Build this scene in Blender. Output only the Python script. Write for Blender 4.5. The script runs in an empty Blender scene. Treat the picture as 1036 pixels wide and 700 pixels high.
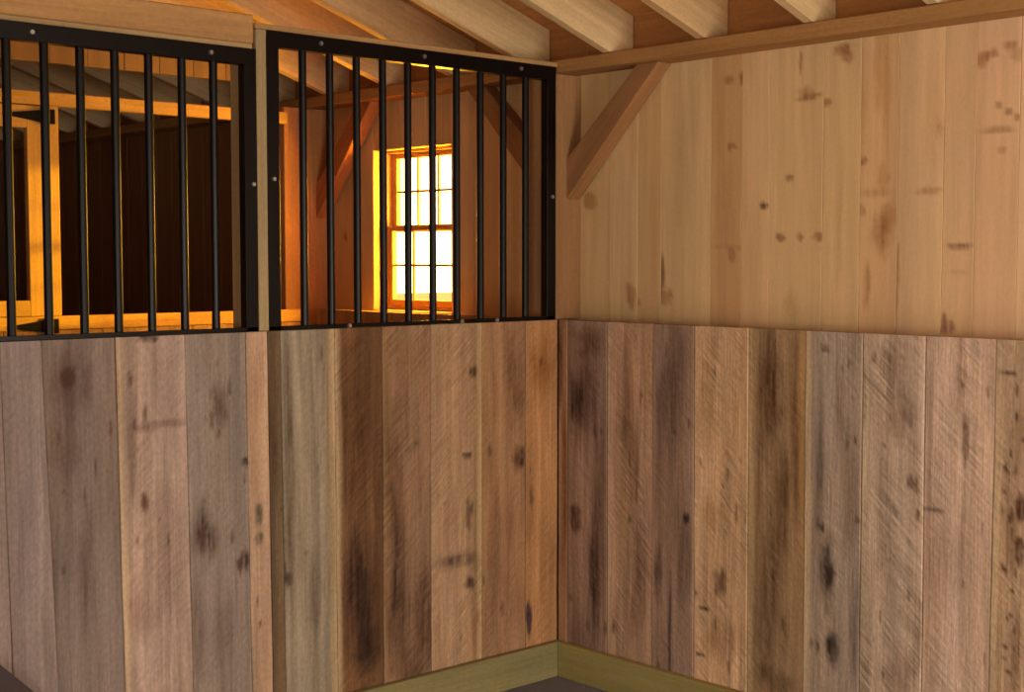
import bpy, math, random
import numpy as np
from mathutils import Vector, Matrix

random.seed(7)
rng = np.random.default_rng(7)
C = bpy.context.scene.collection
sc = bpy.context.scene

# ------------------------------------------------------------------ camera
FPX, PCX, PCY = 1425.0, 518.0, 350.0
AZ, PITCH = math.radians(47.4), math.atan(87 / 1425)
F = Vector((math.cos(AZ) * math.cos(PITCH), math.sin(AZ) * math.cos(PITCH), -math.sin(PITCH)))
R = Vector((math.sin(AZ), -math.cos(AZ), 0))
U = R.cross(F)
CAM = Vector((-3.5718, -3.6374, 1.5161))
cd = bpy.data.cameras.new('camera')
cam = bpy.data.objects.new('camera', cd); C.objects.link(cam)
cam.matrix_world = Matrix((( R.x, U.x, -F.x, CAM.x), (R.y, U.y, -F.y, CAM.y), (R.z, U.z, -F.z, CAM.z), (0, 0, 0, 1)))
cd.sensor_width = 36; cd.lens = FPX / 1036 * 36; cd.clip_start = 0.02
sc.camera = cam

# ------------------------------------------------------------------ light
sc.view_settings.view_transform = 'Standard'
sc.view_settings.look = 'None'
sc.view_settings.gamma = 1
sc.view_settings.use_curve_mapping = False
sc.view_settings.exposure = 0.0

w = bpy.data.worlds.new('sky'); sc.world = w; w.use_nodes = True
nt = w.node_tree; nt.nodes.clear()
tc = nt.nodes.new('ShaderNodeTexCoord'); sep = nt.nodes.new('ShaderNodeSeparateXYZ')
mr = nt.nodes.new('ShaderNodeMapRange'); mr.inputs[1].default_value = -0.3; mr.inputs[2].default_value = 0.7
mx = nt.nodes.new('ShaderNodeMix'); mx.data_type = 'RGBA'
mx.inputs[6].default_value = (0.55, 0.62, 0.75, 1)       # cool sky away from the low sun
mx.inputs[7].default_value = (11.0, 6.4, 2.2, 1)          # glaring warm sky on the sun's side
bg = nt.nodes.new('ShaderNodeBackground'); ow = nt.nodes.new('ShaderNodeOutputWorld')
nt.links.new(tc.outputs['Generated'], sep.inputs[0]); nt.links.new(sep.outputs[0], mr.inputs[0])
nt.links.new(mr.outputs[0], mx.inputs[0]); nt.links.new(mx.outputs[2], bg.inputs[0])
nt.links.new(bg.outputs[0], ow.inputs[0])

def lamp(name, kind, loc, direction, color, energy, sx=1, sy=1):
    l = bpy.data.lights.new(name, kind); l.color = color; l.energy = energy
    if kind == 'AREA': l.shape = 'RECTANGLE'; l.size = sx; l.size_y = sy
    o = bpy.data.objects.new(name, l); C.objects.link(o); o.location = loc
    o.rotation_euler = Vector(direction).to_track_quat('-Z', 'Z').to_euler()
    return l
s = lamp('low_sun', 'SUN', (6, -1, 3), (-1, 0.40, -0.06), (1.0, 0.57, 0.03), 9.0); s.angle = 0.03
# daylight in the barn's openings: the small window, and the two doorways behind the camera
lamp('window_daylight', 'AREA', (0.42, 0.98, 1.66), (-1, 0.05, -0.02), (1.0, 0.46, 0.02), 92, 0.42, 0.66)
lamp('doorway_daylight', 'AREA', (-5.05, -3.9, 1.1), (1, 0, 0.0), (1.0, 0.96, 0.90), 100, 1.6, 2.0)
lamp('aisle_daylight', 'AREA', (-1.4, -5.05, 1.1), (0, 1, 0.0), (1.0, 0.96, 0.91), 92, 1.4, 2.0)

# ------------------------------------------------------------------ materials
def lin(c):
    c = np.asarray(c, float) / 255.0
    return np.where(c <= 0.04045, c / 12.92, ((c + 0.055) / 1.055) ** 2.4)

def N(nt, t, **kw):
    n = nt.nodes.new(t)
    for k, v in kw.items(): setattr(n, k, v)
    return n

def wood_material(name, rough, grain_strength, bump):
    m = bpy.data.materials.new(name); m.use_nodes = True; nt = m.node_tree; nt.nodes.clear()
    L = nt.links.new
    out = N(nt, 'ShaderNodeOutputMaterial'); b = N(nt, 'ShaderNodeBsdfPrincipled'); L(b.outputs[0], out.inputs[0])
    col = N(nt, 'ShaderNodeAttribute', attribute_name='col')
    wp = N(nt, 'ShaderNodeAttribute', attribute_name='wp')     # x along the grain, y and z across it
    saw = N(nt, 'ShaderNodeAttribute', attribute_name='saw')
    def noise(sc3, detail, dist=0.0):
        mp = N(nt, 'ShaderNodeMapping'); mp.inputs['Scale'].default_value = sc3
        L(wp.outputs['Vector'], mp.inputs['Vector'])
        n = N(nt, 'ShaderNodeTexNoise'); n.inputs['Scale'].default_value = 1.0
        n.inputs['Detail'].default_value = detail; n.inputs['Distortion'].default_value = dist
        L(mp.outputs[0], n.inputs['Vector']); return n.outputs[0]
    def rng_(x, a, b_, c, d):
        r = N(nt, 'ShaderNodeMapRange'); L(x, r.inputs[0])
        for i, v in enumerate((a, b_, c, d)): r.inputs[i + 1].default_value = v
        return r.outputs[0]
    def mul(x, y):
        q = N(nt, 'ShaderNodeMath', operation='MULTIPLY'); L(x, q.inputs[0]); L(y, q.inputs[1]); return q.outputs[0]
    g = grain_strength
    a = rng_(noise((1.6, 34, 34), 4, 0.7), 0.3, 0.7, 1 - g, 1 + g * 0.6)
    f2 = rng_(noise((5, 190, 190), 3), 0.3, 0.7, 1 - g * 0.6, 1 + g * 0.4)
    t = rng_(noise((2.2, 7, 7), 3), 0.3, 0.7, 1 - g * 0.6, 1 + g * 0.5)
    # circular-saw scratches: faint slanting lines, strength per plank
    sn = noise((95, 26, 26), 2, 0.4)
    mp = N(nt, 'ShaderNodeMapping'); mp.inputs['Rotation'].default_value = (0, 0, 0.75)
    L(wp.outputs['Vector'], mp.inputs['Vector'])
    mp2 = N(nt, 'ShaderNodeMapping'); mp2.inputs['Scale'].default_value = (95, 7, 7); L(mp.outputs[0], mp2.inputs['Vector'])
    sw = N(nt, 'ShaderNodeTexNoise'); sw.inputs['Scale'].default_value = 1; sw.inputs['Detail'].default_value = 3
    L(mp2.outputs[0], sw.inputs['Vector'])
    sr = mul(rng_(sw.outputs[0], 0.35, 0.7, -0.20, 0.14), rng_(noise((3, 12, 12), 2), 0.4, 0.62, 0.0, 1.0))
    spk = rng_(noise((70, 110, 110), 3), 0.3, 0.7, 1 - g * 0.7, 1 + g * 0.5)
    one = N(nt, 'ShaderNodeMath', operation='MULTIPLY_ADD'); L(sr, one.inputs[0]); L(saw.outputs['Fac'], one.inputs[1]); one.inputs[2].default_value = 1
    total = mul(mul(mul(a, f2), spk), mul(t, one.outputs[0]))
    vm = N(nt, 'ShaderNodeVectorMath', operation='SCALE'); L(col.outputs['Color'], vm.inputs[0]); L(total, vm.inputs['Scale'])
    L(vm.outputs[0], b.inputs['Base Color'])
    b.inputs['Roughness'].default_value = rough
    b.inputs['Specular IOR Level'].default_value = 0.25
    bp = N(nt, 'ShaderNodeBump'); bp.inputs['Strength'].default_value = bump; bp.inputs['Distance'].default_value = 0.004
    L(total, bp.inputs['Height']); L(bp.outputs[0], b.inputs['Normal'])
    return m

def plain(name, col, rough, metal=0.0, bump=0.0, bscale=60):
    m = bpy.data.materials.new(name); m.use_nodes = True; nt = m.node_tree
    b = nt.nodes['Principled BSDF']
    tcn = N(nt, 'ShaderNodeTexCoord'); n = N(nt, 'ShaderNodeTexNoise'); n.inputs['Scale'].default_value = bscale
    n.inputs['Detail'].default_value = 5
    nt.links.new(tcn.outputs['Object'], n.inputs['Vector'])
    r = N(nt, 'ShaderNodeMix', data_type='RGBA')
    c = lin(col)
    r.inputs[6].default_value = (*(c * 0.72), 1); r.inputs[7].default_value = (*(c * 1.25), 1)
    nt.links.new(n.outputs[0], r.inputs[0]); nt.links.new(r.outputs[2], b.inputs['Base Color'])
    b.inputs['Roughness'].default_value = rough; b.inputs['Metallic'].default_value = metal
    if bump:
        bp = N(nt, 'ShaderNodeBump'); bp.inputs['Strength'].default_value = bump; bp.inputs['Distance'].default_value = 0.01
        nt.links.new(n.outputs[0], bp.inputs['Height']); nt.links.new(bp.outputs[0], b.inputs['Normal'])
    return m

M = dict(
    rough_oak=wood_material('rough_sawn_oak', 0.85, 0.20, 0.55),
    pine=wood_material('planed_pine', 0.62, 0.055, 0.12),
    timber=wood_material('framing_timber', 0.75, 0.13, 0.3),
    black=plain('black_painted_steel', (12, 8, 7), 0.36, 0.0, 0.03, 30),
    bolt=plain('galvanised_bolt', (190, 188, 182), 0.3, 0.9),
    gravel=plain('grey_screenings', (128, 120, 122), 0.95, 0, 0.9, 160),
    dark_matte=plain('matte_dark_brown', (62, 48, 48), 0.8, 0, 0.2, 40),
    ground=plain('grass_field', (120, 120, 70), 0.95, 0, 0.4, 3),
)
g = bpy.data.materials.new('window_glass'); g.use_nodes = True; gn = g.node_tree; gn.nodes.clear()
go = N(gn, 'ShaderNodeOutputMaterial'); gm = N(gn, 'ShaderNodeMixShader'); gt = N(gn, 'ShaderNodeBsdfTransparent')
gg = N(gn, 'ShaderNodeBsdfGlossy'); gf = N(gn, 'ShaderNodeFresnel'); gg.inputs['Roughness'].default_value = 0.03
gt.inputs[0].default_value = (0.96, 0.97, 0.96, 1)
gf.inputs[0].default_value = 1.35
geo_ = N(gn, 'ShaderNodeNewGeometry'); inv = N(gn, 'ShaderNodeMath', operation='SUBTRACT'); inv.inputs[0].default_value = 1
gn.links.new(geo_.outputs['Backfacing'], inv.inputs[1]); pr = N(gn, 'ShaderNodeMath', operation='MULTIPLY')
gn.links.new(gf.outputs[0], pr.inputs[0]); gn.links.new(inv.outputs[0], pr.inputs[1]); gn.links.new(pr.outputs[0], gm.inputs[0]); gn.links.new(gt.outputs[0], gm.inputs[1]); gn.links.new(gg.outputs[0], gm.inputs[2]); gn.links.new(gm.outputs[0], go.inputs[0])
M['glass'] = g
M['black'].node_tree.nodes['Principled BSDF'].inputs['Specular IOR Level'].default_value = 0.22

# ------------------------------------------------------------------ numpy noise for the macro colour of the wood
def vnoise(x, y, seed):
    xi = np.floor(x).astype(np.int64); yi = np.floor(y).astype(np.int64); fx = x - xi; fy = y - yi
    fx = fx * fx * (3 - 2 * fx); fy = fy * fy * (3 - 2 * fy)
    def h(a, b):
        n = (a * 374761393 + b * 668265263 + seed * 1442695041) & 0x7fffffff
        n = ((n ^ (n >> 13)) * 1274126177) & 0x7fffffff
        return ((n ^ (n >> 16)) & 0xffff) / 65535.0
    return (h(xi, yi) * (1 - fx) + h(xi + 1, yi) * fx) * (1 - fy) + (h(xi, yi + 1) * (1 - fx) + h(xi + 1, yi + 1) * fx) * fy
def fbm(x, y, seed, o=3):
    t = 0; a = 0.5
    for i in range(o): t = t + a * vnoise(x, y, seed + i * 17); x = x * 2.03; y = y * 2.03; a *= 0.5
    return t / (1 - 0.5 ** o) 

# ------------------------------------------------------------------ mesh collector
class MB:
    """collects vertices with colour + grain coordinates and links them as one mesh"""
    def __init__(s): s.v = []; s.f = []; s.c = []; s.w = []; s.s = []; s.n = 0
    def add(s, v, f, c, w, saw=0.0):
        v = np.asarray(v, float); k = len(v)
        s.v.append(v); s.w.append(np.asarray(w, float))
        c = np.asarray(c, float); s.c.append(np.tile(c, (k, 1)) if c.ndim == 1 else c)
        s.s.append(np.full(k, saw))
        s.f += [tuple(i + s.n for i in q) for q in f]; s.n += k
    def beam(s, p, q, w, h, col=(180, 140, 100), up=(0, 0, 1), bev=0.003, saw=0.0, seg=6):
        """timber from p to q, w wide across, h along 'up'; bevelled; subdivided along length for colour drift"""
        p = Vector(p); q = Vector(q); d = (q - p); ln = d.length; d.normalize()
        upv = Vector(up); side = d.cross(upv).normalized(); upv = side.cross(d).normalized()
        prof = []
        b = min(bev, w * 0.3, h * 0.3)
        for sx, sy, o in ((1, 1, ((0, -b), (-b, 0))), (-1, 1, ((b, 0), (0, -b))), (-1, -1, ((0, b), (b, 0))), (1, -1, ((-b, 0), (0, b)))):
            for ox, oy in o: prof.append((sx * w / 2 + ox, sy * h / 2 + oy))
        off = rng.uniform(-40, 40, 3); V = []; W = []; n = len(prof)
        ts = [0, b / max(ln, 1e-6)] + list(np.linspace(0, 1, seg + 1)[1:-1]) + [1 - b / max(ln, 1e-6), 1]
        for i, t in enumerate(ts):
            k = 1.0
            for a, c in prof:
                if i in (0, len(ts) - 1): a = a * (1 - 2 * b / w) if w > 0 else a; c = c * (1 - 2 * b / h)
                P = p + d * (ln * t) + side * a + upv * c
                V.append(P); W.append((ln * t + off[0], a + off[1], c + off[2]))
        Fc = []
        for i in range(len(ts) - 1):
            for j in range(n):
                jj = (j + 1) % n
                Fc.append((i * n + j, i * n + jj, (i + 1) * n + jj, (i + 1) * n + j))
        Fc.append(tuple(range(n))[::-1]); Fc.append(tuple((len(ts) - 1) * n + j for j in range(n)))
        W = np.array(W); base = lin(col)
        tone = 0.86 + 0.28 * fbm(W[:, 0] * 1.7, (W[:, 1] + W[:, 2]) * 20, 5)
        s.add(V, Fc, base[None, :] * tone[:, None], W, saw)
    def box(s, x0, x1, y0, y1, z0, z1, col=(180, 140, 100), axis='x', bev=0.002):
        c = ((x0 + x1) / 2, (y0 + y1) / 2, (z0 + z1) / 2)
        if axis == 'x': s.beam((x0, c[1], c[2]), (x1, c[1], c[2]), y1 - y0, z1 - z0, col, bev=bev)
        elif axis == 'y': s.beam((c[0], y0, c[2]), (c[0], y1, c[2]), x1 - x0, z1 - z0, col, bev=bev)
        else: s.beam((c[0], c[1], z0), (c[0], c[1], z1), y1 - y0, x1 - x0, col, up=(1, 0, 0), bev=bev)
    def cyl(s, p, q, r, n=16, r2=None, col=(60, 60, 60)):
        p = Vector(p); q = Vector(q); d = (q - p).normalized(); r2 = r if r2 is None else r2
        a = d.orthogonal().normalized(); b = d.cross(a); V = []
        for P, rr in ((p, r), (q, r2)):
            for i in range(n):
                t = 2 * math.pi * i / n; V.append(P + a * (math.cos(t) * rr) + b * (math.sin(t) * rr))
        Fc = [(i, (i + 1) % n, n + (i + 1) % n, n + i) for i in range(n)] + [tuple(range(n))[::-1], tuple(range(n, 2 * n))]
        s.add(V, Fc, lin(col), V)
    def prism(s, pts, origin, ax, ay, az, th, col=(60, 60, 60)):
        """outline pts in plane (ax, ay) extruded th along az"""
        o = Vector(origin); ax = Vector(ax); ay = Vector(ay); az = Vector(az); n = len(pts)
        V = [o + ax * a + ay * b for a, b in pts] + [o + ax * a + ay * b + az * th for a, b in pts]
        Fc = [tuple(range(n))[::-1], tuple(range(n, 2 * n))] + [(i, (i + 1) % n, n + (i + 1) % n, n + i) for i in range(n)]
        s.add(V, Fc, lin(col), V)
    def build(s, name, mat, parent=None, smooth=False, kind=None, loc=None):
        V = np.concatenate(s.v); cc = np.concatenate(s.c); ww = np.concatenate(s.w); ss = np.concatenate(s.s)
        if loc is not None: V = V - np.array(loc)
        me = bpy.data.meshes.new(name)
        me.from_pydata(V.tolist(), [], s.f)
        if mat in (M['rough_oak'], M['pine'], M['timber']):
            a = me.attributes.new('col', 'FLOAT_COLOR', 'POINT'); a.data.foreach_set('color', np.concatenate([cc, np.ones((len(cc), 1))], 1).astype(np.float32).ravel())
            a = me.attributes.new('wp', 'FLOAT_VECTOR', 'POINT'); a.data.foreach_set('vector', ww.astype(np.float32).ravel())
            a = me.attributes.new('saw', 'FLOAT', 'POINT'); a.data.foreach_set('value', ss.astype(np.float32))
        me.materials.append(mat)
        import bmesh
        bm = bmesh.new(); bm.from_mesh(me); bmesh.ops.recalc_face_normals(bm, faces=bm.faces); bm.to_mesh(me); bm.free()
        if smooth: me.shade_smooth(); 
        o = bpy.data.objects.new(name, me); C.objects.link(o)
        if loc is not None: o.location = loc
        if parent: o.parent = parent
        if kind: o['kind'] = kind
        return o

def tag(o, label, cat, group=None):
    o['label'] = label; o['category'] = cat
    if group: o['group'] = group
    return o
def empty(name, loc, label, cat, group=None):
    o = bpy.data.objects.new(name, None); C.objects.link(o); o.location = loc; o.empty_display_size = 0.1
    return tag(o, label, cat, group)

# ------------------------------------------------------------------ plank walls
def ray(x, y): return F + R * ((x - PCX) / FPX) - U * ((y - PCY) / FPX)
def onA(x, y, Y=0.0):
    r = ray(x, y); t = (Y - CAM.y) / r.y; return CAM.x + t * r.x, CAM.z + t * r.z
def onB(x, y, X=0.0):
    r = ray(x, y); t = (X - CAM.x) / r.x; return CAM.y + t * r.y, CAM.z + t * r.z

def paint(sv, zv, base, seed, feats, mott, warm=None):
    """colour of a plank at wall coordinate sv (across) and height zv: the wood's own mottling, stains and knots"""
    c = np.tile(lin(base), (len(sv), 1))
    a = fbm(sv * 22 + seed * 3.1, zv * 2.6 + seed, seed, 4)
    b = fbm(sv * 60 + seed, zv * 5, seed + 50, 3)
    c *= (1 + mott * (a - 0.5) * 2 + mott * 0.6 * (b - 0.5) * 2)[:, None]
    a2 = fbm(sv * 30 + seed * 7.7, zv * 0.5 + seed * 2.2, seed + 30, 3)
    c *= (1 + mott * 1.3 * (a2 - 0.5) * 2)[:, None]
    # warm/cool drift
    d = fbm(sv * 12 + 9, zv * 1.8 + seed, seed + 90, 2) - 0.5
    c *= np.stack([1 + d * mott * 0.5, np.ones_like(d), 1 - d * mott * 0.9], 1)
    for (s0, z0, rs, rz, colr, st) in feats:
        near = (np.abs(sv - s0) < 2.6 * rs + 0.01) & (np.abs(zv - z0) < 2.6 * rz + 0.01)
        if not near.any(): continue
        a_ = sv[near]; b_ = zv[near]
        w1 = (fbm(a_ * 1.3 / rs + seed, b_ * 1.3 / rz + s0 * 7, 3, 3) - 0.5) * 1.1
        w2 = (fbm(a_ * 1.3 / rs + seed + 40, b_ * 1.3 / rz + s0 * 9, 13, 3) - 0.5) * 1.1
        rr = np.sqrt(((a_ - s0) / rs + w1) ** 2 + ((b_ - z0) / rz + w2) ** 2)
        m1 = np.clip((1.5 - rr) / (0.8 if rs * rz < 0.0012 else 1.2), 0, 1); m1 = m1 * m1 * (3 - 2 * m1)
        streak = fbm(a_ * 170 + seed, b_ * 9, 11, 3); spot = fbm(a_ * 150, b_ * 110, 21, 2)
        m = np.zeros(len(sv)); m[near] = np.clip(m1 * st * (0.15 + 1.15 * streak + 0.45 * spot), 0, 0.96)
        m = m[:, None]
        c = c * (1 - m) + lin(colr)[None, :] * m
    return np.clip(c, 0.002, 0.95)

def plank(mb, axis, s0t, s1t, s0b, s1b, z0, z1, face, th, base, seed, feats=(), mott=0.15, saw=0.0, res=0.007, gap=0.0018, light_edge=0, ease=0.003):
    """one vertical plank; axis 'A' lies in a plane Y=face (s = X), 'B' in a plane X=face (s = Y). Front faces the stall."""
    nu = max(3, int((s1t - s0t) / res)); nv = max(3, int((z1 - z0) / (res * 1.6)))
    u = np.concatenate([[0, 0.0001], np.linspace(0, 1, nu + 1)[1:-1], [0.9999, 1]])
    v = np.linspace(0, 1, nv + 1)
    uu, vv = np.meshgrid(u, v)
    zz = z0 + (z1 - z0) * vv
    wdt = ease
    lo = s0b + (s0t - s0b) * vv + gap / 2; hi = s1b + (s1t - s1b) * vv - gap / 2
    lo = lo + 0.0022 * (fbm(zz * 6, zz * 0 + seed, seed, 2) - 0.5); hi = hi + 0.0022 * (fbm(zz * 6, zz * 0 + seed + 4, seed + 3, 2) - 0.5)
    ss = lo + (hi - lo) * uu
    # eased edges
    ss = np.where(uu == 0.0001, lo + wdt, ss); ss = np.where(uu == 0.9999, hi - wdt, ss)
    cup = 0.0012 * np.sin(np.pi * uu) * (1 if seed % 2 else -1)
    dd = np.where((uu == 0) | (uu == 1), 0.0022, 0.0) + cup + 0.0008 * (fbm(ss * 40, zz * 5, seed, 2) - .5)
    sv = ss.ravel(); zv = zz.ravel(); dv = dd.ravel(); k = len(sv); nc = len(u)
    colr = paint(sv, zv, base, seed, feats, mott)
    if light_edge:
        e = (hi - ss).ravel() if light_edge > 0 else (ss - lo).ravel()
        m = np.clip(1.3 - e / (0.014 + 0.012 * fbm(zv * 4, zv * 0 + seed, 5, 2)), 0, 1)[:, None] * 0.6
        colr = colr * (1 - m) + lin((215, 185, 140)) * m
    def xyz(s_, d_, z_):
        return np.stack([s_, face + d_, z_], 1) if axis == 'A' else np.stack([face + d_, s_, z_], 1)
    V = xyz(sv, dv, zv); nr = len(v)
    Fc = [(i * nc + j, i * nc + j + 1, (i + 1) * nc + j + 1, (i + 1) * nc + j) for i in range(nr - 1) for j in range(nc - 1)]
    # back corners + sides
    bk = [(lo[0, 0], z0), (hi[0, 0], z0), (hi[-1, 0], z1), (lo[-1, 0], z1)]
    B = xyz(np.array([q[0] for q in bk]), np.full(4, th), np.array([q[1] for q in bk]))
    V = np.concatenate([V, B]); b0 = k
    Fc.append((b0, b0 + 1, b0 + 2, b0 + 3))
    Fc.append(tuple(range(0, nc)) + (b0 + 1, b0))
    Fc.append(tuple((nr - 1) * nc + j for j in range(nc)) + (b0 + 2, b0 + 3))
    Fc.append(tuple(i * nc for i in range(nr)) + (b0 + 3, b0))
    Fc.append(tuple(i * nc + nc - 1 for i in range(nr)) + (b0 + 2, b0 + 1))
    colr = np.concatenate([colr, np.tile(lin(base) * 0.9, (4, 1))])
    W = np.stack([np.concatenate([zv, B[:, 2]]) + seed * 3.7, np.concatenate([sv, [q[0] for q in bk]]) + seed * 1.9, np.concatenate([dv, [th] * 4])], 1)
    mb.add(V, Fc, colr, W, saw)

def fA(x, y, rx, ry, col, st):      # a stain on the oak of the left wall, measured on the photograph
    s, z = onA(x, y); s2, _ = onA(x + rx, y); _, z2 = onA(x, y - ry); return (s, z, s2 - s, z2 - z, col, st)
def fB(x, y, rx, ry, col, st, X=0.0):
    s, z = onB(x, y, X); s2, _ = onB(x + rx, y, X); _, z2 = onB(x, y - ry, X); return (s, z, abs(s2 - s), z2 - z, col, st)

K = 1.30
def up(c, k=K): return (min(235, c[0] * k * 0.965), min(235, c[1] * k * 1.02), min(235, c[2] * k * 1.10))
DK = (52, 30, 18)
# -------- lower oak planks of the left wall: (s top, s bottom, colour, saw, stains)
A_edges = [(-2.274, -2.25), (-2.058, -2.035), (-1.944, -1.905), (-1.730, -1.714), (-1.513, -1.497), (-1.308, -1.296), (-1.232, -1.222), (-1.186, -1.176),
           (-0.984, -0.979), (-0.797, -0.797), (-0.594, -0.595), (-0.366, -0.368), (-0.160, -0.159), (-0.001, -0.001)]
A_cols = [(118, 98, 84), (122, 102, 88), (110, 91, 76), (142, 115, 95), (122, 103, 85), (152, 118, 88), (96, 74, 50), (124, 106, 82),
          (100, 67, 40), (124, 90, 62), (146, 110, 76), (138, 98, 64), (152, 104, 62)]
A_saw = [.4, .4, .3, .7, .5, .3, .4, .4, 1.4, 1.5, 1.3, .9, .9]
A_f = {2: [fA(70, 383, 7, 10, (60, 32, 20), .9), fA(70, 383, 19, 38, (82, 56, 42), .5), fA(66, 460, 16, 40, (92, 66, 50), .45), fA(88, 585, 10, 60, (84, 66, 52), .4), fA(52, 520, 8, 90, (88, 68, 56), .35)],
       3: [fA(150, 340, 9, 5, (50, 30, 20), .9), fA(146, 508, 4, 9, (90, 56, 40), .8), fA(132, 383, 3, 6, (90, 60, 45), .7), fA(160, 430, 24, 4, (105, 78, 66), .5), fA(170, 560, 14, 70, (130, 100, 84), .4), fA(140, 620, 20, 26, (120, 92, 74), .4), fA(134, 450, 5, 60, (118, 96, 78), .5)],
       4: [fA(222, 410, 8, 22, (72, 52, 38), .75), fA(205, 540, 13, 34, (60, 40, 28), .85), fA(248, 567, 7, 10, (66, 44, 32), .8), fA(199, 640, 6, 60, (96, 70, 56), .6), fA(249, 467, 4, 4, (50, 34, 24), .9), fA(225, 640, 12, 40, (112, 92, 78), .4)],
       5: [fA(262, 520, 4, 8, (92, 84, 64), .8), fA(262, 545, 4, 6, (90, 80, 60), .8), fA(258, 400, 6, 30, (170, 120, 80), .4)],
       6: [fA(276, 420, 6, 80, (70, 50, 32), .5)],
       7: [fA(292, 470, 6, 160, (92, 70, 48), .6), fA(318, 600, 10, 46, (96, 78, 60), .45), fA(303, 520, 8, 80, (132, 116, 92), .5), fA(292, 586, 4, 6, (70, 50, 36), .8), fA(332, 450, 4, 200, (160, 132, 96), .45)],
       8: [fA(364, 590, 18, 70, (48, 28, 16), .85), fA(360, 430, 18, 80, (84, 52, 28), .6), fA(350, 370, 8, 40, (120, 84, 50), .5), fA(372, 660, 12, 22, (44, 26, 16), .8), fA(356, 690, 20, 16, (140, 98, 60), .6), fA(382, 500, 4, 150, (70, 42, 22), .6)],
       9: [fA(402, 590, 9, 90, (68, 42, 28), .85), fA(398, 470, 9, 70, (100, 66, 40), .6), fA(428, 620, 12, 60, (92, 60, 42), .7), fA(412, 360, 20, 30, (148, 112, 70), .5), fA(415, 680, 18, 20, (80, 48, 32), .7)],
       10: [fA(462, 567, 22, 8, (70, 46, 44), .75), fA(480, 376, 5, 5, (60, 38, 22), .85), fA(474, 460, 4, 3, (60, 38, 28), .85), fA(476, 590, 5, 5, (70, 44, 34), .8), fA(484, 440, 5, 200, (128, 94, 50), .5), fA(474, 520, 3, 14, (90, 62, 44), .6), fA(480, 640, 5, 40, (120, 80, 52), .5)],
       11: [fA(525, 463, 7, 11, (62, 36, 20), .85), fA(522, 390, 8, 50, (100, 64, 36), .55), fA(500, 560, 6, 90, (112, 72, 42), .5), fA(515, 520, 8, 40, (120, 80, 48), .4), fA(520, 600, 10, 40, (154, 110, 72), .4)],
       12: [fA(535, 626, 3, 14, (64, 48, 60), .85), fA(548, 372, 12, 26, (140, 82, 30), .7), fA(545, 400, 10, 30, (176, 122, 70), .3), fA(552, 560, 8, 60, (165, 116, 72), .4)]}
A_f[10].append(fA(485, 520, 2.5, 300, (176, 142, 88), .8)); A_f[7].append(fA(336, 500, 3, 300, (172, 142, 100), .8)); A_f[9].insert(0, fA(391, 500, 4, 200, (160, 122, 78), .6))
A_f[11].insert(0, fA(491, 500, 3, 300, (170, 130, 84), .6)); A_f[2].append(fA(70, 395, 26, 52, (94, 70, 56), .35))
for _ in range(50):
    px, py = random.uniform(45, 560), random.uniform(350, 690); s_, _z = onA(px, py)
    for j in range(2, 13):
        if A_edges[j][0] < s_ < A_edges[j + 1][0]: A_f.setdefault(j, []).append(fA(px, py, random.uniform(0.8, 1.8), random.uniform(1.5, 9), (74, 50, 38), .6))
mb = MB(); n = len(A_edges) - 1
for i in range(n):
    (a, b), (c, d) = A_edges[i], A_edges[i + 1]
    plank(mb, 'A', a, c, b, d, 0.02, 1.300 if i < 1e9 else 1.3, 0.0 + (i % 3) * 0.001, 0.032, up(A_cols[i]), 11 + i, A_f.get(i, ()), 0.17, A_saw[i], light_edge={7: 1, 10: 1, 3: -1, 8: -1}.get(i, 0))
x = A_edges[0][0]; i = 0
while x > -4.9:
    wd = 0.2 + 0.04 * math.sin(i * 2.3); nx = max(x - wd, -5.0)
    plank(mb, 'A', nx, x, nx, x, 0.02, 1.30, (i % 3) * 0.001, 0.032, up((122, 101, 85)), 60 + i, (), 0.17, 0.4, res=0.03); x = nx; i += 1
wall_left = mb.build('wall_left', M['rough_oak'], kind='structure')

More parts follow.
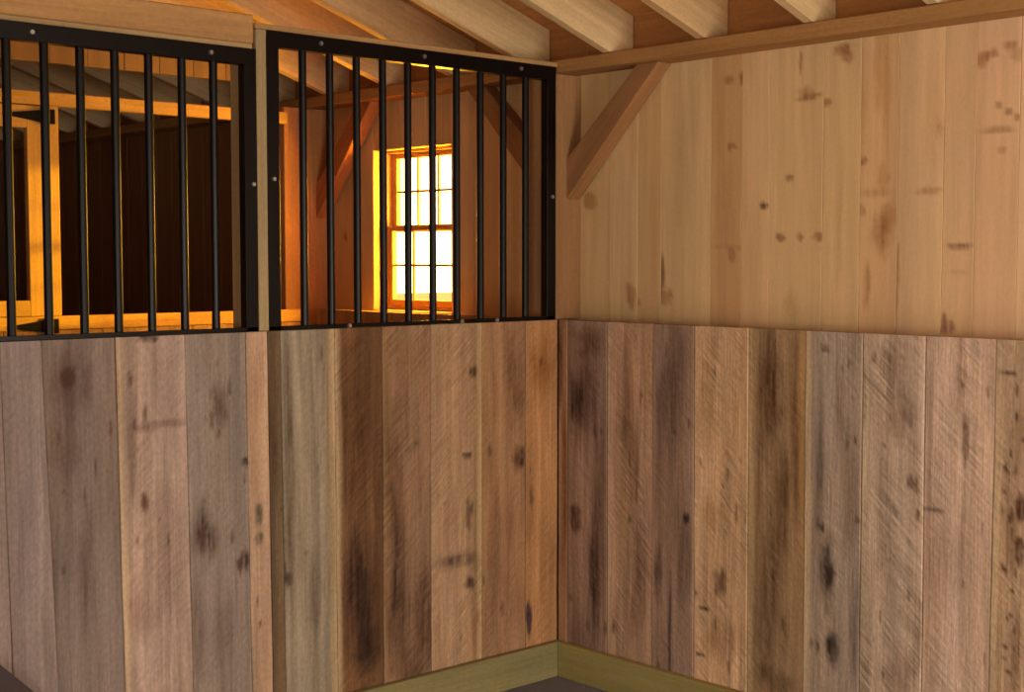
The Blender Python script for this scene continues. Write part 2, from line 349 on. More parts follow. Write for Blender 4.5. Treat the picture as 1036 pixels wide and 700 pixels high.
# -------- lower oak planks of the right wall
B_edges = [(-0.001, -0.001), (-0.047, -0.047), (-0.243, -0.247), (-0.455, -0.459), (-0.637, -0.646), (-0.860, -0.868), (-1.079, -1.085), (-1.283, -1.286), (-1.489, -1.496), (-1.706, -1.704), (-1.93, -1.93)]
B_cols = [(130, 92, 60), (122, 92, 70), (146, 110, 80), (124, 95, 72), (162, 124, 86), (128, 97, 64), (134, 110, 86), (152, 123, 95), (157, 124, 95), (146, 113, 80)]
B_saw = [.3, .9, 1.5, .8, 1.4, 1.0, .7, 2.3, 1.3, 1.0]
B_f = {0: [fB(566, 360, 3, 60, (80, 40, 26), .8), fB(571, 480, 3, 90, (104, 60, 36), .6)],
       1: [fB(585, 410, 8, 34, (50, 28, 18), .9), fB(592, 395, 12, 50, (82, 52, 36), .6), fB(601, 580, 5, 60, (60, 40, 32), .85), fB(582, 525, 5, 12, (74, 44, 30), .75), fB(606, 530, 6, 110, (88, 58, 42), .6), fB(596, 345, 18, 14, (104, 66, 48), .6), fB(584, 640, 8, 30, (100, 64, 46), .5)],
       2: [fB(634, 400, 5, 60, (118, 78, 56), .6), fB(640, 470, 5, 60, (120, 80, 52), .6), fB(630, 520, 4, 60, (190, 146, 92), .5), fB(645, 600, 10, 50, (126, 84, 60), .5), fB(655, 390, 3, 60, (176, 136, 84), .5), fB(648, 550, 12, 40, (122, 86, 66), .4)],
       3: [fB(682, 400, 14, 70, (90, 68, 54), .6), fB(690, 560, 9, 60, (94, 70, 54), .55), fB(678, 640, 2, 60, (70, 46, 36), .75), fB(694, 525, 3, 5, (52, 34, 26), .85), fB(666, 580, 4, 30, (70, 50, 38), .6), fB(668, 450, 5, 80, (130, 96, 72), .4)],
       4: [fB(729, 590, 7, 13, (76, 50, 32), .85), fB(712, 615, 4, 2, (40, 26, 22), .9), fB(708, 662, 4, 2, (50, 32, 26), .85), fB(735, 650, 18, 22, (140, 98, 66), .5), fB(720, 520, 10, 14, (176, 132, 80), .5), fB(715, 400, 12, 50, (174, 134, 84), .4)],
       5: [fB(778, 400, 13, 60, (82, 48, 24), .8), fB(790, 500, 10, 60, (86, 56, 30), .7), fB(780, 600, 14, 80, (92, 66, 42), .6), fB(804, 400, 6, 70, (128, 88, 44), .6), fB(806, 480, 6, 90, (98, 62, 34), .6), fB(758, 655, 3, 5, (50, 36, 28), .8), fB(768, 460, 3, 120, (110, 72, 40), .5), fB(785, 690, 20, 16, (84, 56, 36), .6)],
       6: [fB(836, 580, 7, 34, (48, 36, 30), .9), fB(842, 655, 7, 18, (44, 32, 28), .9), fB(830, 470, 4, 100, (92, 74, 60), .7), fB(831, 533, 2, 4, (34, 26, 22), .9), fB(834, 353, 4, 3, (84, 60, 48), .7), fB(850, 410, 4, 50, (112, 84, 64), .5), fB(866, 620, 6, 60, (98, 78, 64), .6), fB(867, 527, 3, 3, (70, 50, 42), .7), fB(860, 500, 10, 60, (120, 92, 70), .4), fB(819, 480, 3, 160, (172, 146, 112), .6)],
       7: [fB(874, 400, 2, 30, (50, 36, 30), .85), fB(912, 420, 16, 26, (124, 88, 64), .5), fB(905, 370, 12, 30, (126, 94, 70), .5), fB(922, 488, 4, 6, (90, 52, 34), .75), fB(912, 680, 14, 24, (136, 96, 72), .5), fB(928, 640, 5, 60, (116, 92, 74), .45)],
       8: [fB(976, 448, 3, 26, (92, 62, 46), .85), fB(972, 385, 6, 40, (142, 106, 80), .5), fB(942, 516, 12, 3, (72, 62, 68), .8), fB(960, 570, 26, 50, (132, 96, 72), .35), fB(940, 480, 4, 140, (132, 100, 80), .4)],
       9: [fB(1018, 377, 10, 2, (90, 66, 48), .85), fB(1033, 515, 5, 12, (78, 44, 24), .85), fB(1032, 560, 5, 12, (84, 50, 28), .8), fB(1024, 540, 8, 60, (112, 78, 50), .6), fB(1028, 650, 8, 50, (110, 76, 48), .6), fB(1012, 600, 4, 130, (174, 136, 96), .5), fB(1030, 450, 8, 40, (130, 96, 62), .5)]}
B_f[5].append(fB(759.5, 520, 3.5, 400, (196, 158, 108), .95)); B_f[6].append(fB(818, 520, 2.5, 400, (196, 166, 124), .8)); B_f[5].append(fB(811, 430, 3, 160, (176, 134, 80), .7))
B_f[9].insert(0, fB(1009, 560, 3, 200, (206, 170, 126), .8)); B_f[7].append(fB(875, 600, 1.5, 200, (196, 172, 140), .7))
for _ in range(46):
    B_f[9].append(fB(random.uniform(1014, 1044), random.gauss(560, 75), random.uniform(1, 2.4), random.uniform(1.5, 5), (82, 48, 26), .8))
for _ in range(60):                 # small dark mineral flecks scattered on the rough boards
    px, py = random.uniform(576, 1005), random.uniform(345, 690); s_, _z = onB(px, py)
    for j in range(1, 9):
        if B_edges[j + 1][0] < s_ < B_edges[j][0]: B_f[j].append(fB(px, py, random.uniform(0.8, 1.8), random.uniform(1.5, 9), (74, 50, 36), .6))
mb = MB()
for i in range(len(B_edges) - 1):
    (a, b), (c, d) = B_edges[i], B_edges[i + 1]
    plank(mb, 'B', c, a, d, b, 0.02, 1.300, (i % 3) * 0.001, 0.035, up(B_cols[i], 1.40), 31 + i, B_f.get(i, ()), 0.17, B_saw[i], light_edge={2: 1, 5: 1, 6: 1, 9: 1, 7: 1}.get(i, 0))
x = -1.93; i = 0
while x > -4.9:
    nx = max(x - 0.2 - 0.03 * math.sin(i * 1.7), -5.0)
    plank(mb, 'B', nx, x, nx, x, 0.02, 1.30, (i % 3) * 0.001, 0.035, up((150, 118, 88)), 80 + i, (), 0.17, 0.5, res=0.03); x = nx; i += 1
x = 0.034; i = 0
while x < 1.5:                      # the same planking past the partition
    nx = min(x + 0.19 + 0.03 * math.sin(i * 1.7), 1.53)
    plank(mb, 'B', x, nx, x, nx, 0.02, 1.30, (i % 3) * 0.001, 0.035, up((140, 104, 70)), 90 + i, (), 0.17, 0.5, res=0.03); x = nx; i += 1
wall_right = mb.build('wall_right', M['rough_oak'], kind='structure')

RH = 0.165
# -------- upper pine boards of the right (outer) wall, set back behind the posts
XU = 0.12
U_edges = [0.013, -0.146, -0.275, -0.385, -0.604, -0.733, -0.845, -1.05, -1.186, -1.316, -1.466, -1.566, -1.698, -1.83, -1.98]
PC = (220, 181, 128)
def var(dr, dg, db): return (PC[0] + dr, PC[1] + dg, PC[2] + db)
U_cols = [var(-4, -4, -6), var(2, 3, 2), var(-6, -7, -8), var(0, 2, 2), var(-10, -16, -16), var(4, 2, 2), var(4, 5, 3), var(2, 3, 2), var(2, -4, -3), var(6, 4, 6), var(4, 0, 4), var(4, -2, 6), var(10, 6, 10), var(4, 4, 6), var(0, 0, 0)]
RB = (120, 66, 34)
def fU(x, y, rx, ry, col, st): return fB(x, y, rx * 0.88, ry * 0.88, [0.8 * c + 0.2 * p for c, p in zip(col, PC)], st * 0.85, XU)
allU = [fU(597, 203, 6, 9, (142, 82, 42), .85), fU(597, 200, 3, 4, (170, 112, 64), .8), fU(670, 276, 3, 20, (84, 46, 26), .9), fU(672, 300, 7, 9, (124, 72, 40), .7),
        fU(638, 300, 6, 12, (142, 92, 56), .7), fU(646, 306, 3, 3, (120, 76, 44), .6), fU(773, 208, 5, 4, (46, 26, 22), .95), fU(740, 258, 4, 8, (124, 74, 42), .7), fU(740, 250, 24, 3, (168, 118, 76), .55),
        fU(790, 240, 5, 4, (120, 68, 32), .85), fU(809, 240, 4, 4, (134, 82, 40), .75), fU(830, 240, 9, 5, (124, 74, 36), .8), fU(798, 180, 4, 3, (110, 66, 36), .75),
        fU(892, 232, 11, 24, (134, 78, 30), .85), fU(900, 215, 12, 20, (156, 104, 52), .6), fU(872, 213, 4, 6, (136, 88, 48), .7), fU(940, 193, 14, 4, (150, 100, 58), .65), fU(880, 195, 26, 6, (166, 118, 72), .5),
        fU(877, 290, 4, 26, (154, 104, 58), .6), fU(907, 290, 2.5, 38, (136, 84, 44), .75), fU(893, 180, 6, 14, (166, 114, 60), .5),
        fU(970, 249, 14, 3, (118, 72, 40), .85), fU(970, 276, 12, 3, (180, 134, 90), .4), fU(955, 328, 4, 10, (104, 56, 32), .85), fU(962, 331, 3, 7, (116, 68, 42), .7),
        fU(810, 62, 2, 12, (118, 72, 38), .8), fU(818, 98, 12, 4, (134, 84, 40), .8), fU(834, 104, 8, 5, (140, 88, 42), .75), fU(815, 93, 7, 5, (150, 100, 54), .6),
        fU(853, 50, 9, 7, (132, 70, 34), .85), fU(858, 58, 7, 5, (146, 84, 46), .6), fU(873, 163, 4, 4, (116, 64, 32), .85), fU(800, 179, 3, 3, (90, 60, 30), .8),
        fU(898, 90, 4, 90, (172, 116, 50), .55), fU(890, 70, 7, 50, (176, 122, 66), .5), fU(873, 110, 4, 70, (172, 122, 70), .5),
        fU(993, 60, 9, 7, (146, 72, 36), .85), fU(1003, 54, 8, 4, (154, 84, 46), .7), fU(1022, 46, 7, 5, (148, 98, 54), .75), fU(1030, 55, 8, 8, (168, 120, 76), .5),
        fU(1012, 131, 26, 2.5, (154, 108, 68), .75), fU(1010, 106, 4, 3, (126, 80, 48), .8), fU(1020, 113, 5, 4, (128, 82, 48), .75), fU(1031, 118, 6, 4, (136, 86, 50), .7), fU(1014, 152, 6, 4, (168, 112, 66), .6), fU(990, 150, 4, 60, (196, 152, 112), .4),
        fU(737, 81, 5, 4, (134, 82, 44), .75), fU(751, 80, 3, 7, (120, 70, 36), .8), fU(740, 148, 5, 4, (140, 88, 40), .8), fU(730, 220, 12, 60, (180, 124, 80), .4), fU(725, 100, 10, 60, (182, 128, 82), .35), fU(760, 270, 12, 40, (214, 172, 124), .4),
        fU(945, 120, 10, 70, (200, 150, 106), .4), fU(950, 130, 3, 8, (150, 104, 62), .5), fU(800, 315, 8, 20, (180, 126, 70), .5), fU(640, 130, 4, 60, (186, 134, 84), .4), fU(660, 230, 5, 90, (184, 132, 82), .35), fU(850, 220, 6, 70, (190, 142, 94), .35),
        fU(690, 170, 6, 80, (188, 138, 88), .35), fU(616, 250, 2, 90, (180, 128, 78), .4), fU(768, 130, 4, 90, (222, 180, 132), .4), fU(932, 220, 3, 100, (216, 172, 126), .4)]
mb = MB()
for i in range(len(U_edges) - 1):
    a, c = U_edges[i], U_edges[i + 1]
    fs = [f for f in allU if c - 0.01 < f[0] < a + 0.01 or f[2] > 0.1 and c - .08 < f[0] < a + .08]
    fs = [f for f in allU if c < f[0] < a]
    plank(mb, 'B', c, a, c, a, 0.0, 2.232, XU, 0.022, U_cols[i], 131 + i, fs, 0.085, 0.0, res=0.006, gap=0.0004, ease=0.0015)
x = U_edges[-1]; i = 0
while x > -5.0:
    nx = max(x - 0.15, -5.02)
    plank(mb, 'B', nx, x, nx, x, 0.0, 2.232, XU, 0.022, PC, 160 + i, (), 0.06, 0, res=0.03, gap=0.0008); x = nx; i += 1
WY0, WY1, WZ0, WZ1 = 0.742, 1.262, 1.30, 1.985
x = U_edges[0]; i = 0
cuts = [0.013, 0.16, 0.31, 0.45, 0.60, WY0, 0.90, 1.07, WY1, 1.40, 1.55, 1.72] + [1.72 + 0.16 * k for k in range(1, 22)]
for i in range(len(cuts) - 1):
    a, c = cuts[i], cuts[i + 1]
    kw = dict(mott=0.07, saw=0, res=0.016, gap=0.001)
    colr = var(*[(0, 0, 0), (-10, -12, -12), (4, 2, 0), (-6, -8, -10)][i % 4])
    fs = [(a + 0.07, 1.62, 0.012, 0.02, RB, .8)] if i in (1, 9) else ()
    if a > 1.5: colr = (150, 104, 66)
    if WY0 - 0.001 <= a and c <= WY1 + 0.001:
        plank(mb, 'B', a, c, a, c, 0.0, WZ0, XU, 0.022, colr, 190 + i, (), **kw)
        plank(mb, 'B', a, c, a, c, WZ1, 2.232, XU, 0.022, colr, 190 + i, (), **kw)
    else:
        plank(mb, 'B', a, c, a, c, 0.0, 2.232, XU, 0.022, colr, 190 + i, fs, **kw)
wall_outer = mb.build('wall_right_upper', M['pine'], kind='structure')

# -------- far partition, far room wall, walls behind the camera
YD = 1.55
mb = MB(); x = -5.0; i = 0
while x < -0.01:
    nx = min(x + 0.2, 0.0)
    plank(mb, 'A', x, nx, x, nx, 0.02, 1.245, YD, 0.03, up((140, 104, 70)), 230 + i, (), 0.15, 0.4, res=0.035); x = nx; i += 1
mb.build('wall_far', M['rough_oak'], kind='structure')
mb = MB(); x = -4.9; i = 0
while x < -0.31:                                         # vertical boards hung above the far opening
    nx = min(x + 0.155, -0.30); pass
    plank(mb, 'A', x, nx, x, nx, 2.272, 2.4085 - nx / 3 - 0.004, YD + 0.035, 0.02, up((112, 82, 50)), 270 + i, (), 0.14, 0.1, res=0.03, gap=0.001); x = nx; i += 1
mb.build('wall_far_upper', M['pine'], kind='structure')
mb = MB(); x = -5.0; i = 0
while x < 0.11:
    nx = min(x + 0.19, 0.12)
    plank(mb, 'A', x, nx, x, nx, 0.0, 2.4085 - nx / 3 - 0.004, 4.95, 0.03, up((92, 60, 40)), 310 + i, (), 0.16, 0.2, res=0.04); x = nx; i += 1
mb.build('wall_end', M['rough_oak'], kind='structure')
def back_wall(name, along, lo, hi, door0, door1, face, ztop):
    mb = MB(); x = lo; i = 0
    while x < hi - 1e-4:
        nx = min(x + 0.2, hi)
        if x < door0 < nx - 1e-4: nx = door0
        elif x < door1 < nx - 1e-4: nx = door1
        inside = x >= door0 - 1e-4 and nx <= door1 + 1e-4
        zb = 2.25 if inside else 0.0
        zt = min(ztop(x), ztop(nx))
        if along == 'x': mb.box(x + .001, nx - .001, face - 0.03, face, zb, zt, up((140, 108, 78)), 'z')
        else: mb.box(face - 0.03, face, x + .001, nx - .001, zb, zt, up((140, 108, 78)), 'z')
        x = nx; i += 1
    return mb.build(name, M['rough_oak'], kind='structure')
back_wall('wall_back', 'x', -5.0, 0.12, -2.1, -0.7, -5.0, lambda x: 2.404 - x / 3)
back_wall('wall_side', 'y', -5.0, 4.95, -4.7, -3.1, -5.0, lambda y: 2.404 + 5 / 3)

# -------- floor and ground
def slab_obj(name, x0, x1, y0, y1, z0, z1, mat, nx=2, ny=2, amp=0.0):
    me = bpy.data.meshes.new(name); xs = np.linspace(x0, x1, nx); ys = np.linspace(y0, y1, ny)
    V = [(a, b, z1 + amp * (random.random() - 0.5)) for b in ys for a in xs]
    Fc = [(j * nx + i, j * nx + i + 1, (j + 1) * nx + i + 1, (j + 1) * nx + i) for j in range(ny - 1) for i in range(nx - 1)]
    k = len(V); V += [(x0, y0, z0), (x1, y0, z0), (x1, y1, z0), (x0, y1, z0)]
    Fc += [(k + 3, k + 2, k + 1, k), tuple(range(nx)) [::-1] + (k, k + 1), tuple((ny - 1) * nx + i for i in range(nx)) + (k + 2, k + 3)]
    Fc += [tuple(j * nx for j in range(ny)) + (k + 3, k), tuple(j * nx + nx - 1 for j in range(ny))[::-1] + (k + 1, k + 2)]
    me.from_pydata(V, [], Fc); me.materials.append(mat)
    o = bpy.data.objects.new(name, me); C.objects.link(o); o['kind'] = 'structure'; return o
slab_obj('floor', -5.0, 0.142, -5.0, 4.98, -0.08, 0.0, M['gravel'], 90, 160, 0.004)
slab_obj('ground', -40, 60, -50, 50, -0.30, -0.085, M['ground'], 12, 12, 0.0)

# -------- roof sheathing: boards running the length of the barn on the rafters
mb = MB(); x = 0.142; i = 0; sl = math.atan(1 / 3)
while x > -5.03:
    nx = x - 0.185
    zc = lambda q: 2.2345 + RH / math.cos(sl) - q / 3
    p = ((x + nx) / 2, 0, (zc(x) + zc(nx)) / 2 + 0.0105)
    upv = Vector((math.sin(sl), 0, math.cos(sl)))
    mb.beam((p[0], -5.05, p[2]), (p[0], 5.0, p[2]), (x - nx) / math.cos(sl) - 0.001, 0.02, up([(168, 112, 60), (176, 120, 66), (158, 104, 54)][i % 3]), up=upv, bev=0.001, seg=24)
    x = nx; i += 1
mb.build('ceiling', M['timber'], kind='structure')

mb = MB()
for k in range(10): mb.box(XU + 0.001, XU + 0.021, -5.0 + k * 0.995, -5.0 + (k + 1) * 0.995 - 0.002, 2.233, 2.400, (176, 120, 66), 'y')
mb.build('trim_1', M['timber'], kind='structure')

# ------------------------------------------------------------------ framing timbers
TIM = (200, 165, 116)
mb = MB(); mb.box(0.0, XU - 0.004, -4.98, 4.9, 2.185, 2.231, (176, 128, 74), 'y', 0.003)
tag(mb.build('top_plate', M['timber'], loc=(0.06, 0, 2.185)), 'long brown wooden plate beam along the top of the right wall, carrying the rafters', 'beam')

# rafters
def rafter(y1, k):
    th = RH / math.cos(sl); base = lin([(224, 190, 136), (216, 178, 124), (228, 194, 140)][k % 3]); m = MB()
    xs = [0.115, 0.0] + list(np.linspace(-0.12, -4.95, 44)); V = []; W = []; e = 0.003
    for x in xs:
        zb = 2.2335 - min(x, 0) / 3; zt = 2.2335 - x / 3 + th - 0.002
        for yy, zz in ((y1 - .040 + e, zb), (y1 - e, zb), (y1, zb + e), (y1, zt), (y1 - .040, zt), (y1 - .040, zb + e)):
            V.append((x, yy, zz)); W.append((x * 1.05 + k * 7.1, yy, zz + x / 3 + k * 3.3))
    n = 6; Fc = [(i * n + j, i * n + (j + 1) % n, (i + 1) * n + (j + 1) % n, (i + 1) * n + j) for i in range(len(xs) - 1) for j in range(n)]
    Fc += [tuple(range(n)), tuple((len(xs) - 1) * n + j for j in range(n))]
    W = np.array(W); c = base[None, :] * (0.86 + 0.28 * fbm(W[:, 0] * 2.2, W[:, 2] * 15, 5))[:, None]
    m.add(V, Fc, c, W); x0 = 0.0
    return m.build('rafter', M['timber'], loc=(x0, y1 - 0.019, 2.2325))
ry = [-0.214 + 0.4195 * k for k in range(-11, 13)]
lab = {-0.214: 'first pale rafter to the right of the front partition corner, landing above the diagonal brace',
       -0.6335: 'second pale rafter from the corner, landing on the plate right of the diagonal brace',
       -1.053: 'third pale rafter from the corner, landing near the photo\'s top right',
       -1.4725: 'fourth rafter from the corner, only its foot showing at the top right edge',
       0.2055: 'pale rafter just beyond the barred partition, crossing above the right grille',
       0.625: 'second rafter beyond the barred partition, above the middle of the right grille',
       1.0445: 'third rafter beyond the barred partition, nearly over the small window',
       1.464: 'rafter directly in front of the far partition with the orange rails'}
for k, y in enumerate(ry):
    if y < -4.9 or y > 4.9: continue
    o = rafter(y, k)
    l = next((v for q, v in lab.items() if abs(q - y) < 0.01), None)
    if l: tag(o, l, 'rafter', 'sloping rafters under the roof')
    elif y < 0: tag(o, 'rafter over the near end of the stall, beyond the photo\'s top right corner', 'rafter', 'sloping rafters under the roof')
    else: tag(o, 'rafter in the dark bay behind the far partition', 'rafter', 'sloping rafters under the roof')

# posts
def post(x0, x1, y0, y1, z0, z1, col, label, group=None):
    m = MB(); m.box(x0, x1, y0, y1, z0, z1, col, 'z', 0.003)
    return tag(m.build('post', M['timber'], loc=((x0 + x1) / 2, (y0 + y1) / 2, z0)), label, 'post')
post(-0.052, XU - 0.001, 0.0345, 0.13, 0.0, 2.183, (152, 112, 72), 'square corner post between the right grille and the pine wall, brace footed on it')
post(-1.300, -1.190, 0.0345, 0.088, 0.0, 2.20, (170, 140, 96), 'narrow upright post between the two black barred grilles')
post(-2.62, -2.50, 0.0345, 0.15, 0.0, 2.55, (176, 140, 96), 'post at the left end of the left grille')
post(-0.120, XU - 0.001, YD + 0.0325, YD + 0.13, 0.0, 2.183, (186, 128, 76), 'corner post of the far partition, left of the bright window')
# lip mouldings and header over the grilles
m = MB(); m.box(-1.2625, -0.001, 0.004, 0.118, 2.2045, 2.222, (184, 142, 90), 'x', 0.002)
tag(m.build('grille_header', M['timber'], loc=(-0.6, 0.06, 2.204)), 'thin wooden header board along the top of the right grille', 'board')
m = MB(); m.box(-4.98, -1.272, 0.004, 0.034, 2.142, 2.158, (176, 146, 100), 'x', 0.002)
m.box(-4.98, -1.2645, 0.008, 0.0335, 2.159, 2.245, (188, 142, 88), 'x', 0.004)
tag(m.build('grille_header', M['timber'], loc=(-2.5, 0.06, 2.142)), 'deep brown header beam above the left grille with a pale lip below', 'beam')
# strip of the post face between the grilles
m = MB(); m.box(-1.2625, -1.2275, -0.001, 0.034, 1.302, 2.203, (170, 146, 104), 'z', 0.002)
tag(m.build('cover_strip', M['timber'], loc=(-1.245, 0.016, 1.302)), 'slim pale wooden strip standing between the two grilles', 'strip')
m = MB(); m.box(-0.0135, XU - 0.002, 0.003, 0.034, 1.302, 2.183, (158, 116, 74), 'z', 0.002)
tag(m.build('cover_board', M['timber'], loc=(0.05, 0.016, 1.302)), 'brown vertical board facing the corner post right of the right grille', 'board')

# knee braces in the recess of the outer wall
def brace(ya, za0, za1, yb0, yb1, zt, col, label):
    """45-degree brace: foot on the post at y=ya between za0..za1, head under the plate between yb0..yb1"""
    m = MB(); s = 1 if yb1 > ya else -1
    pts = [(ya, za0), (yb1, zt), (yb0, zt), (ya, za1)]
    x0, x1 = 0.045, 0.112; V = []; 
    n = 14; W = []; Vv = []; Fc = []
    for i in range(n + 1):
        t = i / n
        a = Vector((0, ya + (yb1 - ya) * t, za0 + (zt - za0) * t)); b = Vector((0, ya + (yb0 - ya) * t, za1 + (zt - za1) * t))
        wd = (b - a).length; bx = 0.004
        for (xx, k) in ((x0 + bx, 0), (x1 - bx, 0), (x1, bx / wd), (x1, 1 - bx / wd), (x1 - bx, 1), (x0 + bx, 1), (x0, 1 - bx / wd), (x0, bx / wd)):
            P = a.lerp(b, k); Vv.append((xx, P.y, P.z)); W.append((t * 0.65 + ya * 9 + 3, k * wd + za0, xx))
    for i in range(n):
        for j in range(8): Fc.append((i * 8 + j, i * 8 + (j + 1) % 8, (i + 1) * 8 + (j + 1) % 8, (i + 1) * 8 + j))
    Fc += [tuple(range(8)), tuple(n * 8 + j for j in range(8))]
    W = np.array(W); c = lin(col)[None, :] * (0.8 + 0.4 * fbm(W[:, 0] * 4, W[:, 1] * 40 + W[:, 2] * 30, 8))[:, None]
    m.add(Vv, Fc, c, W)
    return tag(m.build('knee_brace', M['timber'], loc=(0.06, ya, za0)), label, 'brace', 'diagonal braces under the plate')
BR = (156, 110, 68)
brace(0.002, 1.735, 1.885, -0.330, -0.436, 2.184, BR, 'brown diagonal brace rising from corner post to plate on the pine wall')
brace(0.1315, 1.735, 1.885, 0.46, 0.563, 2.184, BR, 'diagonal brace beyond the partition, seen through the right end of the grille')
brace(YD + 0.031, 1.700, 1.850, YD - 0.27, YD - 0.375, 2.184, (176, 110, 62), 'diagonal brace in the far corner left of the bright window')

# kick boards
m = MB(); m.box(-4.96, -0.001, -0.030, -0.002, 0.0, 0.128, (146, 134, 86), 'x', 0.003)
m.build('baseboard_left', M['timber'], kind='structure', loc=(-2.5, 0, 0))
m = MB(); m.box(-0.030, -0.002, -4.96, -0.031, 0.0, 0.128, (162, 146, 86), 'y', 0.003)
m.build('baseboard_right', M['timber'], kind='structure', loc=(0, -2.5, 0))

# ------------------------------------------------------------------ barred grilles
def grille(x0, x1, zt, bars, bolts, label):
    root = empty('bar_grille', ((x0 + x1) / 2, 0.0, 1.3), label, 'grille', 'black steel bar grilles on the partition')
    L = root.location
    def part(m, name, mat=M['black'], smooth=False):
        o = m.build(name, mat, None, smooth=smooth, loc=None)
        me = o.data; me.transform(Matrix.Translation(-L)); o.parent = root; return o
    wf, t = 0.042, 0.004; z0 = 1.302
    m = MB()      # angle-iron frame: flat face plus a return flange into the opening
    m.box(x0, x0 + wf, -0.002, 0.002, z0, zt, (26, 21, 20), 'z', .001)
    m.box(x1 - wf, x1, -0.002, 0.002, z0, zt, (26, 21, 20), 'z', .001)
    m.box(x0, x1, -0.0025, 0.0015, zt - 0.048, zt, (26, 21, 20), 'x', .001)
    m.box(x0, x1, -0.002, 0.002, z0, z0 + 0.013, (26, 21, 20), 'x', .001)
    if x1 < -1.0: pass
    m.box(x0 + wf - t, x0 + wf, 0.0, 0.032, z0, zt - 0.044, (26, 21, 20), 'z', .001)
    m.box(x1 - wf, x1 - wf + t, 0.0, 0.032, z0, zt - 0.044, (26, 21, 20), 'z', .001)
    m.box(x0 + wf, x1 - wf, 0.0, 0.032, zt - 0.048, zt - 0.044, (26, 21, 20), 'x', .001)
    m.box(x0 + wf, x1 - wf, 0.0, 0.032, z0, z0 + 0.004, (26, 21, 20), 'x', .001)
    part(m, 'frame')
    for bx in bars:
        m = MB(); m.cyl((bx, 0.017, z0 + 0.004), (bx, 0.017, zt - 0.047), 0.0122, 20)
        part(m, 'bar', smooth=False)
    for (bx, bz) in bolts:
        m = MB(); m.cyl((bx, -0.0025, bz), (bx, -0.0075, bz), 0.0078, 12, 0.006)
        part(m, 'bolt', M['bolt'])
    return root
bl = [0.0105 + v for v in (-2.345, -2.24, -2.135, -2.029, -1.925, -1.823, -1.721, -1.618, -1.513, -1.410)]
grille(-2.495, -1.264, 2.142, bl, [(-1.955, 2.118), (-1.417, 2.118), (-1.278, 1.742), (-2.46, 1.742)], 'left black steel bar grille, through which the orange far door frame shows')
brs = [0.0145 + v for v in (-1.101, -1.0, -0.897, -0.793, -0.690, -0.586, -0.481, -0.374, -0.268, -0.162)]
grille(-1.226, -0.0145, 2.204, brs, [(-1.03, 2.183), (-0.62, 2.183), (-0.186, 2.183), (-1.206, 1.76), (-0.033, 1.742), (-0.30, 1.3085), (-0.46, 1.3085), (-0.93, 1.3085)], 'right black steel bar grille in front of the sunlit window')

# ------------------------------------------------------------------ window in the outer wall
ws = bpy.data.objects.new('window_1', None); C.objects.link(ws); ws.location = (XU, 1.0, WZ0); ws['kind'] = 'structure'
def wpart(m, name, mat, parent=ws):
    o = m.build(name, mat); o.data.transform(Matrix.Translation(-ws.location)); o.parent = parent; return o
WC = (190, 140, 86)
m = MB()
m.box(XU + .002, 0.235, WY0 - 0.02, WY0, WZ0, WZ1, (205, 160, 104), 'z'); m.box(XU + .002, 0.235, WY1, WY1 + 0.02, WZ0, WZ1, (205, 160, 104), 'z')
m.box(XU + .002, 0.235, WY0 - 0.02, WY1 + 0.02, WZ1, WZ1 + 0.02, (205, 160, 104), 'y'); m.box(XU - .012, 0.26, WY0 - 0.02, WY1 + 0.02, WZ0 - 0.02, WZ0 + 0.002, (205, 160, 104), 'y')
wpart(m, 'jamb', M['timber'])
def sash(xc, z0, z1, ymin, ymax, name, th=0.024):
    m = MB(); st = 0.03
    m.box(xc, xc + th, ymin, ymin + st, z0, z1, WC, 'z'); m.box(xc, xc + th, ymax - st, ymax, z0, z1, WC, 'z')
    m.box(xc, xc + th, ymin + st, ymax - st, z0, z0 + st, WC, 'y'); m.box(xc, xc + th, ymin + st, ymax - st, z1 - st * .7, z1, WC, 'y')
    o = wpart(m, name, M['timber'])
    g = MB(); g.box(xc + 0.010, xc + 0.013, ymin + st - .004, ymax - st + .004, z0 + st - .004, z1 - st * .7 + .004, (200, 200, 200), 'z', .0005); wpart(g, 'glass', M['glass'], o)
    q = MB(); zm = (z0 + st + z1 - st * .7) / 2
    q.box(xc + .006, xc + .018, ymin + st, ymax - st, zm - .005, zm + .005, WC, 'y')
    for t in (1 / 3, 2 / 3):
        yy = ymin + st + (ymax - ymin - 2 * st) * t; q.box(xc + .006, xc + .018, yy - .005, yy + .005, z0 + st, z1 - st * .7, WC, 'z')
    wpart(q, 'muntins', M['timber'], o)
m = MB()
for (y0, y1) in ((WY0, WY0 + 0.030), (WY1 - 0.018, WY1)): m.box(0.180, 0.234, y0, y1, WZ0, WZ1, WC, 'z')
m.box(0.180, 0.234, WY0 + .03, WY1 - .018, WZ1 - 0.012, WZ1, WC, 'y'); m.box(0.180, 0.234, WY0 + .03, WY1 - .018, WZ0, WZ0 + .016, WC, 'y')
wpart(m, 'window_frame', M['timber'])
sash(0.184, WZ0 + 0.016, 1.662, WY0 + 0.031, WY1 - 0.019, 'lower_sash')
sash(0.209, 1.636, WZ1 - 0.013, WY0 + 0.031, WY1 - 0.019, 'upper_sash')

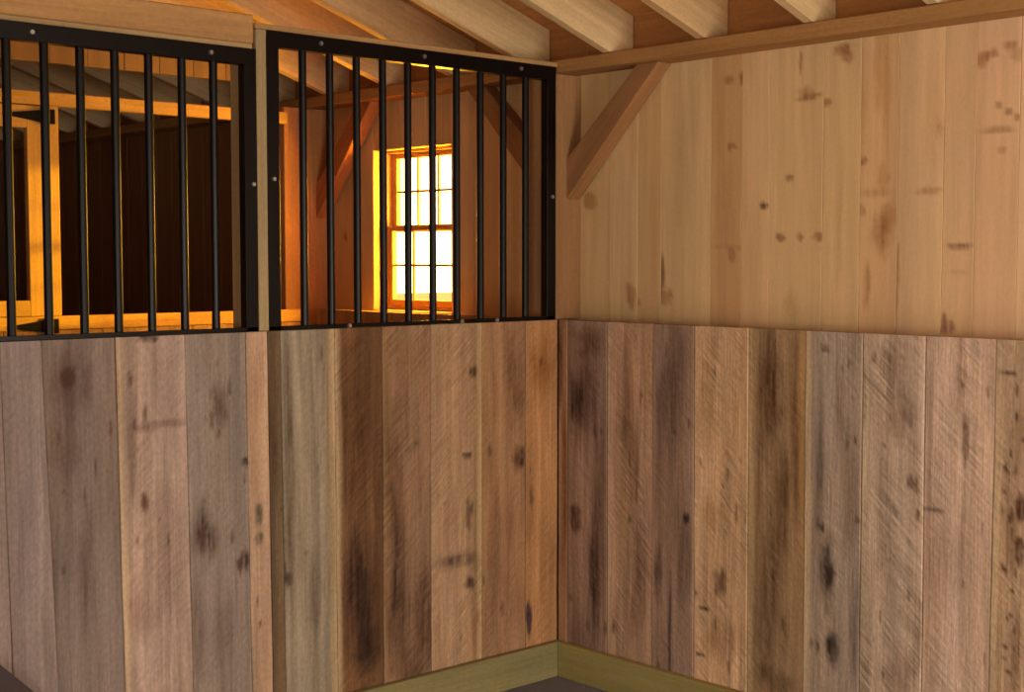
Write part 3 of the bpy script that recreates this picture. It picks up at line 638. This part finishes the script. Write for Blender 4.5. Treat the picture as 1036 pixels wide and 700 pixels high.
# ------------------------------------------------------------------ far partition opening: rails, post, hinged door
OR = (205, 158, 80)
def rail(x0, x1, y0, y1, z0, z1, axis, name, label, cat):
    m = MB(); m.box(x0, x1, y0, y1, z0, z1, OR, axis, .003)
    return tag(m.build(name, M['timber'], loc=((x0 + x1) / 2, (y0 + y1) / 2, z0)), label, cat)
rail(-4.95, -0.122, YD, YD + 0.036, 2.105, 2.156, 'x', 'cross_rail', 'orange-lit top rail of the far partition opening', 'rail')
rail(-4.95, -0.03, YD - 0.001, YD + 0.031, 1.2465, 1.300, 'x', 'cross_rail', 'orange-lit bottom rail of the far partition opening', 'rail')
rail(-1.222, -1.166, YD - 0.0, YD + 0.036, 1.301, 2.104, 'z', 'door_post', 'orange-lit upright the hinged far door hangs from', 'post')
d = bpy.data.objects.new('door_1', None); C.objects.link(d); d.location = (-1.228, YD, 1.3); d['kind'] = 'structure'
def dpart(m, name, mat=M['timber']):
    o = m.build(name, mat); o.data.transform(Matrix.Translation(-d.location)); o.parent = d; return o
dx1, dx0, dz0, dz1 = -1.226, -1.95, 1.302, 2.100
DY0, DY1 = YD + 0.0, YD + 0.03
m = MB(); m.box(dx1 - 0.066, dx1, DY0, DY1, dz0, dz1, OR, 'z'); dpart(m, 'stile')
m = MB(); m.box(dx0, dx0 + 0.066, DY0, DY1, dz0, dz1, OR, 'z'); dpart(m, 'stile')
m = MB(); m.box(dx0 + .066, dx1 - .066, DY0 - .0, DY1, dz1 - 0.085, dz1, OR, 'x'); dpart(m, 'rail')
m = MB(); m.box(dx0 + .066, dx1 - .066, DY0 - .0, DY1, dz0, dz0 + 0.06, OR, 'x'); dpart(m, 'rail')
for zc in (2.062, 1.262):
    m = MB(); yb = YD - 0.0015
    m.prism([(-0.055, -0.028), (-0.012, -0.028), (-0.012, 0.028), (-0.055, 0.028)], (-1.140 - 0.03, yb, zc), (1, 0, 0), (0, 0, 1), (0, -1, 0), 0.004)
    m.prism([(0, -0.024), (0, 0.024), (-0.05, 0.016), (-0.13, 0.006), (-0.145, 0), (-0.13, -0.006), (-0.05, -0.016)], (-1.238, yb, zc), (1, 0, 0), (0, 0, 1), (0, -1, 0), 0.004)
    m.cyl((-1.232, yb - 0.006, zc - 0.032), (-1.232, yb - 0.006, zc + 0.032), 0.007, 12)
    dpart(m, 'strap_hinge', M['black'])

# ------------------------------------------------------------------ unidentified dark object at the lower left, given the shape of a leaning sheet
m = MB()
p0 = onA(-2, 671, -0.06); p1 = onA(38, 703, -0.06)
sx = (p1[0] - p0[0]); 
pts = [(p0[0] - 0.75 * sx / abs(sx) * 0.3, p0[1] + 0.10), (p0[0], p0[1]), (p1[0], p1[1]), (p1[0] + 0.25, p1[1] - 0.30), (p1[0] + 0.22, 0.0), (p0[0] - 0.6, 0.0), (p0[0] - 0.6, p0[1] + 0.1)]
m.prism(pts, (0, -0.072, 0), (1, 0, 0), (0, 0, 1), (0, 1, 0), 0.018)
o = m.build('dark_object', M['dark_matte'], loc=(-2.3, -0.05, 0))
bv = o.modifiers.new('b', 'BEVEL'); bv.width = 0.004; bv.segments = 2
tag(o, 'dark flat sheet against the plank wall, its sloping edge in the lower left corner', 'mat')
